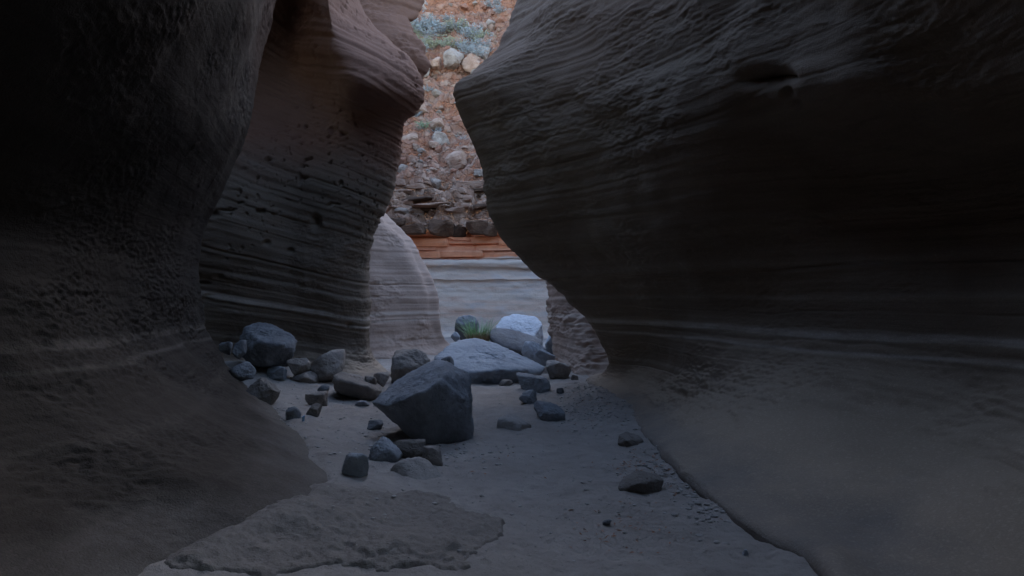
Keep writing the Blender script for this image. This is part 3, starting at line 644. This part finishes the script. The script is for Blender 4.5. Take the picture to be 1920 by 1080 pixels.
ROCKS = [  # name, photo box, material, label, category, seed, options
 ('boulder', (853,898,591,645), 'basalt', 'small rounded boulder left of the green grass tuft', 'boulder', 11, dict(d=17.2, sub=5, sharp=12)),
 ('boulder', (978,1026,641,678), 'basalt_pale', 'pale rounded boulder under the right end of the long smooth boulder', 'boulder', 12, dict(d=13.6, sub=5, sharp=12)),
 ('boulder', (1002,1041,655,682), 'basalt_pale', 'grey boulder leaning on the pale one below the long smooth boulder', 'boulder', 13, dict(d=13.2, sub=5, sharp=14)),
 ('boulder', (1022,1047,624,662), 'basalt_pale', 'grey boulder wedged behind the pile against the right buttress', 'boulder', 14, dict(d=15.5)),
 ('boulder', (1025,1069,676,711), 'sandrock', 'round brownish boulder at the right end of the far boulder pile', 'boulder', 15, dict(sub=5, sharp=12)),
 ('stone', (1054,1071,690,708), 'stone_brown', 'small stone touching the round brownish boulder at the right end of the pile', 'stone', 16, {}),
 ('stone', (1070,1085,703,712), 'stone_brown', 'tiny stone farthest right beside the far boulder pile', 'stone', 17, {}),
 ('stone', (965,1003,693,718), 'stone_brown', 'tan stone at the front right foot of the broad pale boulder', 'stone', 18, dict(sub=5, d=11.9)),
 ('stone', (968,1031,703,733), 'basalt', 'flat grey rock in front of the broad pale boulder', 'stone', 19, dict(sub=5, sharp=22, flat=1)),
 ('stone', (935,962,713,723), 'stone_brown', 'low flat stone against the front of the broad pale boulder', 'stone', 20, {}),
 ('stone', (973,1007,733,757), 'basalt', 'notched grey stone next below the flat grey rock', 'stone', 21, dict(sub=5, sharp=24)),
 ('stone', (1003,1061,757,789), 'basalt', 'smooth domed grey stone on the sand right of the dark faceted boulder', 'stone', 22, dict(sub=5, sharp=13)),
 ('stone', (1044,1062,762,778), 'basalt_dark', 'small dark stone behind the smooth domed grey stone', 'stone', 23, dict(d=9.6)),
 ('stone', (1044,1058,727,738), 'basalt_dark', 'small dark stone alone on the sand above the smooth domed stone', 'stone', 24, {}),
 ('stone', (930,1000,782,806), 'sandrock', 'pale low hump of rock half buried in sand right of the faceted boulder', 'stone', 25, dict(sub=5, sharp=14, a=.02, sink=1.6)),
 ('boulder', (733,806,656,714), 'stone_brown', 'brown boulder behind the top of the dark faceted boulder', 'boulder', 26, dict(d=11.4, sub=5, sharp=18)),
 ('stone', (826,851,668,690), 'basalt_dark', 'small dark stone between the faceted boulder and the broad pale boulder', 'stone', 27, dict(d=11.6)),
 ('boulder', (571,638,657,714), 'stone_brown', 'rough brown boulder at the foot of the left bulge beside the slab boulder', 'boulder', 28, dict(d=10.7, sub=5, sharp=14, a=.04)),
 ('stone', (537,576,672,702), 'stone_brown', 'stone beneath the right side of the large rounded boulder', 'stone', 29, dict(d=10.5, sub=5)),
 ('stone', (545,588,698,716), 'stone_brown', 'low flat stone in front of the rough brown boulder', 'stone', 30, {}),
 ('stone', (494,533,687,713), 'basalt', 'smooth grey stone in front of the large rounded boulder', 'stone', 31, dict(sub=5)),
 ('stone', (411,433,640,661), 'basalt_dark', 'small black stone leftmost beside the large rounded boulder', 'stone', 32, dict(d=9.9)),
 ('stone', (430,455,638,668), 'basalt_dark', 'jagged dark stone touching the left side of the large rounded boulder', 'stone', 33, dict(d=10.1)),
 ('stone', (419,471,679,711), 'basalt_dark', 'blocky dark stone below left of the large rounded boulder', 'stone', 34, dict(sub=5, d=9.6)),
 ('stone', (448,516,711,767), 'stone_brown', 'long slab of stone lying on the edge of the left ramp', 'stone', 35, dict(sub=5, tilt=-.55, flat=1)),
 ('stone', (569,609,735,761), 'stone_brown', 'cleft stone alone on the sand below the slab boulder', 'stone', 36, dict(sub=5)),
 ('stone', (574,599,757,779), 'stone_brown', 'small stone just below the cleft stone', 'stone', 37, {}),
 ('stone', (534,562,763,786), 'basalt', 'pale stone left of the two small stones on the left sand bank', 'stone', 38, {}),
 ('stone', (594,616,722,735), 'basalt_dark', 'small dark chip left of the slab boulder', 'stone', 39, {}),
 ('stone', (681,706,706,722), 'stone_brown', 'small round stone resting on the slab boulder', 'stone', 40, dict(d=9.95)),
 ('stone', (700,728,698,720), 'stone_brown', 'stone in the gap behind the slab boulder', 'stone', 41, dict(d=10.8)),
 ('stone', (688,716,789,806), 'basalt_dark', 'dark wedge stone under the overhanging left side of the faceted boulder', 'stone', 42, {}),
 ('stone', (687,752,826,864), 'basalt', 'flat pale grey stone half buried in front of the faceted boulder', 'stone', 43, dict(sub=5, sharp=10, tilt=-.4, sink=.5, flat=1)),
 ('stone', (737,797,826,859), 'stone_brown', 'low brown stone touching the front foot of the faceted boulder', 'stone', 44, dict(sub=5)),
 ('stone', (789,831,840,871), 'stone_brown', 'cube like brown stone in front of the faceted boulder', 'stone', 45, dict(sub=5, sharp=24)),
 ('stone', (638,687,851,893), 'basalt', 'rounded grey stone in the hollow at the edge of the left ramp', 'stone', 46, dict(sub=5, sharp=6)),
 ('stone', (724,830,866,896), 'sandrock', 'pale worn slab of rock nearly buried between shelf and faceted boulder', 'stone', 47, dict(sub=5, sharp=12, a=.03, sink=2.2)),
 ('stone', (845,862,622,637), 'basalt_pale', 'little pale stone left of the grass tuft on the broad pale boulder', 'stone', 48, dict(d=14.2)),
 ('stone', (1262,1292,727,748), 'stone_brown', 'stone stuck to the lower right wall ramp', 'stone', 49, dict(d=8.9)),
 ('stone', (665,690,752,762), 'basalt', 'thin flat stone lying below the slab boulder', 'stone', 50, {}),
 ('stone', (1130,1146,975,985), 'basalt_dark', 'small dark stone below the nearest angular brown stone', 'stone', 51, {}),
 ('stone', (1393,1405,1031,1041), 'basalt_pale', 'small pale stone at the foot of the right ramp near the bottom edge', 'stone', 52, {}),
]
for nm, box, mt, lab, cat, sd_, kw in ROCKS:
    px_rock(nm, box, mt, lab, cat, seed=sd_, **kw)

# ------------------------------------------------------------------ pebbles and litter on the sand
def scatter_pebbles():
    rs = np.random.RandomState(5); Vs, Fs, off = [], [], 0
    spots = []
    for _ in range(1500):
        px, py = rs.uniform(560, 1330), rs.triangular(700, 760, 1078); spots.append((px, py, .0025 + .005 * rs.uniform() ** 2))
    for _ in range(420):
        px, py = rs.uniform(600, 1330), rs.triangular(700, 740, 1078); spots.append((px, py, .004 + .012 * rs.uniform() ** 3))
    for _ in range(420):
        px, py = rs.normal(1110, 35), rs.normal(755, 24); spots.append((px, max(py, 705), rs.uniform(.006, .02)))
    for _ in range(240):
        t = rs.uniform(); px = 1190 + 170 * t + rs.normal(0, 22); py = 830 + 150 * t + rs.normal(0, 22); spots.append((px, py, rs.uniform(.006, .02)))
    for _ in range(220):
        px, py = rs.uniform(470, 720), rs.uniform(700, 860); spots.append((px, py, rs.uniform(.006, .02)))
    for _ in range(150):
        px, py = rs.normal(820, 70), rs.normal(850, 16); spots.append((px, py, rs.uniform(.006, .018)))
    sp = np.array([t for t in spots if t[1] < 1085]); D_ = hit(sp[:, 0], sp[:, 1]); X_ = (sp[:, 0] - CX) / F * D_; Z_ = surf_z(X_, D_)
    for r, x, d, z in zip(sp[:, 2], X_, D_, Z_):
        V0, F0 = ico(2 if r > .008 else 1)
        s = r * rs.uniform(.6, 1.3, 3) * np.array([1.2, 1.2, .55])
        Q = V0[:, :] * (1 + .22 * noise3(V0 * 1.3 + rs.uniform(0, 90))[:, None]) * s
        a = rs.uniform(0, 6.28); c_, s_ = math.cos(a), math.sin(a)
        Q = np.stack([Q[:, 0] * c_ - Q[:, 1] * s_, Q[:, 0] * s_ + Q[:, 1] * c_, Q[:, 2]], 1) + np.array([x, d, z + s[2] * .15])
        Vs.append(Q); Fs.append(F0 + off); off += len(V0)
    o = obj('gravel', mesh_np('gravel', np.concatenate(Vs), np.concatenate(Fs)), M['pebble'])
    tag(o, 'loose gravel strewn over the sandy floor', 'gravel', kind='stuff')
scatter_pebbles()

def scatter_litter():
    rs = np.random.RandomState(9); Vs, Fs, off = [], [], 0
    cl = [((1180, 880), 26, 60), ((1210, 862), 22, 50), ((1160, 990), 60, 90), ((1110, 760), 40, 120), ((900, 840), 60, 30), ((640, 720), 50, 40), ((1250, 900), 40, 50)]
    sp = np.array([(rs.normal(cx, s), np.clip(rs.normal(cy, s * .5), 695, 1082)) for (cx, cy), s, k in cl for _ in range(k)])
    D_ = hit(sp[:, 0], sp[:, 1]); X_ = (sp[:, 0] - CX) / F * D_; Z_ = surf_z(X_, D_)
    if True:
        for x, d, z in zip(X_, D_, Z_):
            z = z + rs.uniform(.004, .012)
            a = rs.uniform(0, 6.28); l, w = rs.uniform(.008, .028), rs.uniform(.003, .007)
            u = np.array([math.cos(a), math.sin(a), rs.normal(0, .25)]); v = np.array([-math.sin(a), math.cos(a), rs.normal(0, .3)])
            c = np.array([x, d, z])
            Vs.append(np.array([c - u * l, c + v * w + np.array([0, 0, .003]), c + u * l, c - v * w])); Fs.append(np.array([[0, 1, 2, 3]]) + off); off += 4
    o = obj('leaf_litter', mesh_np('leaf_litter', np.concatenate(Vs), np.concatenate(Fs), False), M['litter'])
    tag(o, 'dry reddish bits of leaf litter on the sand', 'leaf litter', kind='stuff')
scatter_litter()

d_ = hit(568, 790); x_ = (568 - CX) / F * d_
sb = bmesh.new()
vs = [sb.verts.new(t) for t in [(-.012, 0, 0), (.014, .01, 0), (.006, 0, .085), (-.02, -.006, .06), (-.014, .012, .004), (.012, .02, .004), (.004, .012, .083), (-.022, .006, .058)]]
for f in [(0, 1, 2, 3), (7, 6, 5, 4), (0, 4, 5, 1), (1, 5, 6, 2), (2, 6, 7, 3), (3, 7, 4, 0)]: sb.faces.new([vs[i] for i in f])
sm = bpy.data.meshes.new('scrap'); sb.to_mesh(sm); sb.free()
so = obj('plastic_scrap', sm, M['scrap']); so.location = (x_, d_, float(surf_z(x_, d_)) - .005); so.rotation_euler = (.4, .2, .3)
tag(so, 'tiny bright blue scrap standing in the sand left of the faceted boulder', 'scrap')

# ------------------------------------------------------------------ grass tuft among the boulders
def blades(n, base_r, h, lean, w, seed, curl=.35):
    rs = np.random.RandomState(seed); V, Fc = [], []
    for k in range(n):
        a = rs.uniform(0, 6.283); r = base_r * math.sqrt(rs.uniform()); b = np.array([r * math.cos(a), r * math.sin(a), 0.])
        a2 = a + rs.normal(0, .7); dr = np.array([math.cos(a2), math.sin(a2), 0]); sd2 = np.array([-dr[1], dr[0], 0]) * w * rs.uniform(.6, 1.3)
        hh = h * rs.uniform(.45, 1.1); ln = lean * rs.uniform(.2, 1.2); o = len(V)
        for t in (0, .4, .75, 1.):
            c = b + np.array([0, 0, hh * (t - curl * .5 * t * t * ln)]) + dr * hh * ln * t ** 1.6
            ww = sd2 * (1 - t) ** .6 if t < 1 else sd2 * .05
            V += [c - ww, c + ww]
        for j in range(3): Fc.append([o + 2 * j, o + 2 * j + 1, o + 2 * j + 3, o + 2 * j + 2])
    return np.array(V), np.array(Fc)
tuft = bpy.data.objects.new('grass_tuft', None); link(tuft)
tuft.location = P(897, 640, 15.2)
V, Fc = blades(260, .26, .60, .85, .006, 3); obj('green_blades', mesh_np('green_blades', V, Fc, False), M['grass_green'], tuft)
V, Fc = blades(420, .24, .24, .7, .006, 4)
V[:, 1] -= .15; obj('dry_blades', mesh_np('dry_blades', V, Fc, False), M['grass_dry'], tuft)
tag(tuft, 'green grass tuft with dry base growing among the far boulders', 'grass')

# ------------------------------------------------------------------ stones, blocks and ledges on the far cliff
def cliff_at(px, py):
    """point of the cliff surface seen through a photo pixel"""
    A = CX + Qc[..., 0] / Qc[..., 1] * F - px; B = HY - (Qc[..., 2] - EYE) / Qc[..., 1] * F - py
    k = np.argmin(A * A + B * B); return Qc.reshape(-1, 3)[k]
variants = {}
rsc = np.random.RandomState(21)
for mt in ('stone_pink', 'stone_grey', 'stone_red', 'stone_umber'):
    variants[mt] = []
    for k in range(5):
        rk = np.random.RandomState(300 + k); nn = rk.normal(size=(9, 3)); nn /= np.linalg.norm(nn, axis=1)[:, None]
        nn = np.concatenate([nn, [[0, 0, 1], [0, 0, -1], [0, -1, 0], [0, 1, 0], [1, 0, 0], [-1, 0, 0]]]); dd = rk.uniform(.35, .8, len(nn))
        V0, Fc = ico(3); Q = V0 * radial(V0, list(zip(nn, dd)), 120)[:, None]; Q -= .5 * (Q.max(0) + Q.min(0)); Q /= np.ptp(Q, axis=0)
        Q = rough(Q, V0, k + .3, .03); me = mesh_np('cliff_stone', Q, Fc, False); me.materials.append(M[mt]); variants[mt].append(me)
bm = bmesh.new(); bmesh.ops.create_cube(bm, size=1); bmesh.ops.bevel(bm, geom=bm.edges[:], offset=.06, segments=1, affect='EDGES')
bmesh.ops.subdivide_edges(bm, edges=bm.edges[:], cuts=2, use_grid_fill=True)
bed_mesh = bpy.data.meshes.new('bed_block'); bm.to_mesh(bed_mesh); bm.free()
cv_ = np.array([v.co[:] for v in bed_mesh.vertices]); cv_ += .06 * fbm(cv_ * 3.1, 3)[:, None] * cv_
bed_mesh.vertices.foreach_set('co', cv_.astype(np.float32).ravel()); bed_mesh.materials.append(M['cliff'])
variants['bed_orange'] = [bed_mesh] * 5
def cliff_stone(px, py, wpx, hpx, mt, name='stone', depth=.8, out=-.06):
    p = cliff_at(px, py); d = p[1]
    o = bpy.data.objects.new(name, variants[mt][rsc.randint(5)]); link(o, cliff)
    w, hh = wpx / F * d, hpx / F * d
    o.scale = (w, max(w, hh) * depth, hh); o.location = (p[0], p[1] - out * hh, p[2])
    o.rotation_euler = (rsc.uniform(-.5, .5), rsc.uniform(-.5, .5), rsc.uniform(-1.5, 1.5))
    return o
# dark overhanging blocks above the orange beds
for b in [(828,428,48,30,'stone_umber'),(858,432,30,24,'stone_umber'),(893,428,40,26,'stone_umber'),(918,434,28,20,'stone_umber'),(774,430,46,20,'stone_umber'),(742,420,40,20,'stone_umber'),(748,395,34,16,'stone_grey'),(780,398,30,14,'stone_grey')]:
    o = cliff_stone(*b, name='block', depth=.6, out=.25); o.rotation_euler = (0, rsc.uniform(-.12, .12), rsc.uniform(-.2, .2))
# the jointed orange beds below the overhang
x = 770.
for (y0, y1, px0, px1) in [(447, 461, 752, 950), (461, 472, 756, 968), (472, 484, 770, 985)]:
    x = px0
    while x < px1:
        w = rsc.uniform(22, 100); o = cliff_stone(x + w / 2, .5 * (y0 + y1), w * 1.02, (y1 - y0) * .98, 'bed_orange', 'block', .25, .02)
        o.rotation_euler = (0, 0, rsc.uniform(-.06, .06)); o.scale.z *= rsc.uniform(.8, 1.25); o.location.z += rsc.uniform(-.04, .04); o.rotation_euler.y = rsc.uniform(-.03, .03); o.location.y -= rsc.uniform(-.05, .0); x += w * 1.01
# the pink slab and the pale boulders in the rubble
cliff_stone(846, 302, 66, 36, 'stone_pink', 'slab', .35, .1)
for b in [(822,262,34,26,'stone_grey'),(790,128,30,34,'stone_grey'),(852,112,42,34,'stone_grey'),(885,118,34,34,'stone_pink'),(815,118,28,24,'stone_pink'),(780,95,24,22,'stone_grey'),(905,100,30,26,'stone_grey'),(760,320,28,20,'stone_grey'),(815,345,26,18,'stone_grey'),(768,262,34,22,'stone_pink')]:
    cliff_stone(*b)
# courses of broken beds
for row, (y0, x0, x1) in enumerate([(334, 742, 900), (347, 742, 905), (360, 745, 910), (371, 750, 912), (384, 752, 915), (395, 790, 918)]):
    x = x0
    while x < x1:
        w = 12 + 70 * rsc.uniform() ** 2
        if rsc.uniform() < .8:
            o = cliff_stone(x + w / 2, y0 + rsc.uniform(-4, 4), w * 1.15, rsc.uniform(6, 15), ['stone_grey', 'stone_pink', 'stone_pink', 'stone_umber'][rsc.randint(4)], 'ledge', .45, .3)
            o.rotation_euler = (rsc.uniform(-.15, .15), rsc.uniform(-.08, .08), rsc.uniform(-.3, .3))
        x += w * rsc.uniform(.8, 1.5)
# loose stones over the slope
for k in range(100):
    py = rsc.uniform(140, 335); px = rsc.uniform(748, 900) + (py - 250) * .02
    s = 6 + 18 * rsc.uniform() ** 3
    cliff_stone(px, py, s * rsc.uniform(.9, 1.4), s * rsc.uniform(.6, .95), ['stone_pink', 'stone_grey', 'stone_pink', 'stone_red'][rsc.randint(4)])
for k in range(45):
    py = rsc.uniform(-10, 90); px = rsc.uniform(755, 968); s = 7 + 16 * rsc.uniform() ** 2
    cliff_stone(px, py, s * rsc.uniform(.9, 1.4), s * rsc.uniform(.6, .95), ['stone_red', 'stone_pink', 'stone_red', 'stone_grey'][rsc.randint(4)])

# ------------------------------------------------------------------ shrubs on the slope
def shrub_mesh(seed, n=640):
    rs = np.random.RandomState(seed); V, Fc, TV, TF = [], [], [], []
    for k in range(26):
        a = rs.uniform(0, 6.283); e = rs.uniform(.35, 1.35); l = rs.uniform(.6, 1.0)
        dr = np.array([math.cos(a) * math.cos(e), math.sin(a) * math.cos(e), math.sin(e)]); sd2 = np.cross(dr, [0, 0, 1.]); sd2 /= np.linalg.norm(sd2) + 1e-6
        o = len(TV); up = np.cross(sd2, dr)
        for t, w in ((0, .022), (1, .005)):
            for q in range(3):
                an = q * 2.094; TV.append(dr * l * t + (sd2 * math.cos(an) + up * math.sin(an)) * w)
        for q in range(3): TF.append([o + q, o + (q + 1) % 3, o + 3 + (q + 1) % 3, o + 3 + q])
        for j in range(n // 26):
            t = rs.uniform(.35, 1.08); c = dr * l * t + rs.normal(0, .06, 3)
            u = dr + rs.normal(0, .8, 3); u /= np.linalg.norm(u); v = np.cross(u, rs.normal(size=3)); v /= np.linalg.norm(v) + 1e-6
            ll, ww = rs.uniform(.05, .11), rs.uniform(.012, .028); o2 = len(V)
            V += [c - u * ll, c + v * ww, c + u * ll, c - v * ww]; Fc.append([o2, o2 + 1, o2 + 2, o2 + 3])
    return (np.array(V), np.array(Fc)), (np.array(TV), np.array(TF))
fol, stem = [], []
for k in range(3):
    (a, b), (c, d) = shrub_mesh(60 + k)
    stem.append(mesh_np('stems', c, d, False)); stem[-1].materials.append(M['twig'])
    fol.append({m: mesh_np('foliage', a, b, False) for m in ('leaf_grey', 'leaf_green', 'leaf_olive')})
    for m, me in fol[-1].items(): me.materials.append(M[m])
SH = [(772,52,34,'leaf_grey','grey shrub at the left edge of the shrub patch high on the slope'),
      (798,46,36,'leaf_grey','grey shrub second from left in the top row of the slope'),
      (826,58,34,'leaf_grey','grey shrub in the middle of the top row on the slope'),
      (856,52,30,'leaf_olive','yellowish shrub right of centre in the top row on the slope'),
      (884,66,32,'leaf_grey','grey shrub beside the orange ledge high on the slope'),
      (905,74,30,'leaf_grey','grey shrub farthest right in the shrub patch'),
      (786,76,32,'leaf_olive','yellowish shrub at the left of the lower row on the slope'),
      (812,84,30,'leaf_olive','olive shrub second in the lower row above the perched grey boulders'),
      (840,86,32,'leaf_olive','yellow olive shrub in the middle of the lower row on the slope'),
      (868,86,30,'leaf_grey','grey shrub above the perched grey boulders'),
      (765,85,22,'leaf_green','small green shrub at the left rim of the gap above the boulders'),
      (795,235,26,'leaf_green','green shrub low on the rubble slope beside the left bulge'),
      (822,245,20,'leaf_grey','small grey shrub in the middle of the rubble slope'),
      (778,216,22,'leaf_grey','small grey shrub touching the left bulge outline'),
      (866,258,22,'twig','bare pale twiggy shrub beside the right overhang'),
      (800,165,18,'leaf_grey','small grey shrub just under the perched boulders'),
      (925,8,24,'leaf_grey','grey shrub at the top edge right of the gap'),
      (935,20,18,'leaf_grey','small grey shrub below the topmost shrub at the right')]
rss = np.random.RandomState(77)
for k in range(24):
    px = rss.uniform(762, 915); py = rss.uniform(34, 92) + max(0, px - 860) * .3
    SH.append((px, py, rss.uniform(15, 27), ['leaf_grey', 'leaf_grey', 'leaf_olive', 'leaf_grey', 'twig'][rss.randint(5)], 'low scrub bush in the dense patch high on the far slope'))
for k, (px, py, s, mt, lab) in enumerate(SH):
    p = cliff_at(px, py + s * .3); r = bpy.data.objects.new('shrub', None); link(r)
    r.location = p; sc_ = s / F * p[1] * (1.0 if py < 110 else .8); r.scale = (sc_ * 1.15, sc_ * 1.15, sc_ * .9); r.rotation_euler = (0, 0, k * 1.3)
    tag(r, lab, 'shrub', 'shrubs on the far slope')
    o = bpy.data.objects.new('stems', stem[k % 3]); link(o, r)
    if mt != 'twig': o = bpy.data.objects.new('foliage', fol[k % 3][mt]); link(o, r)
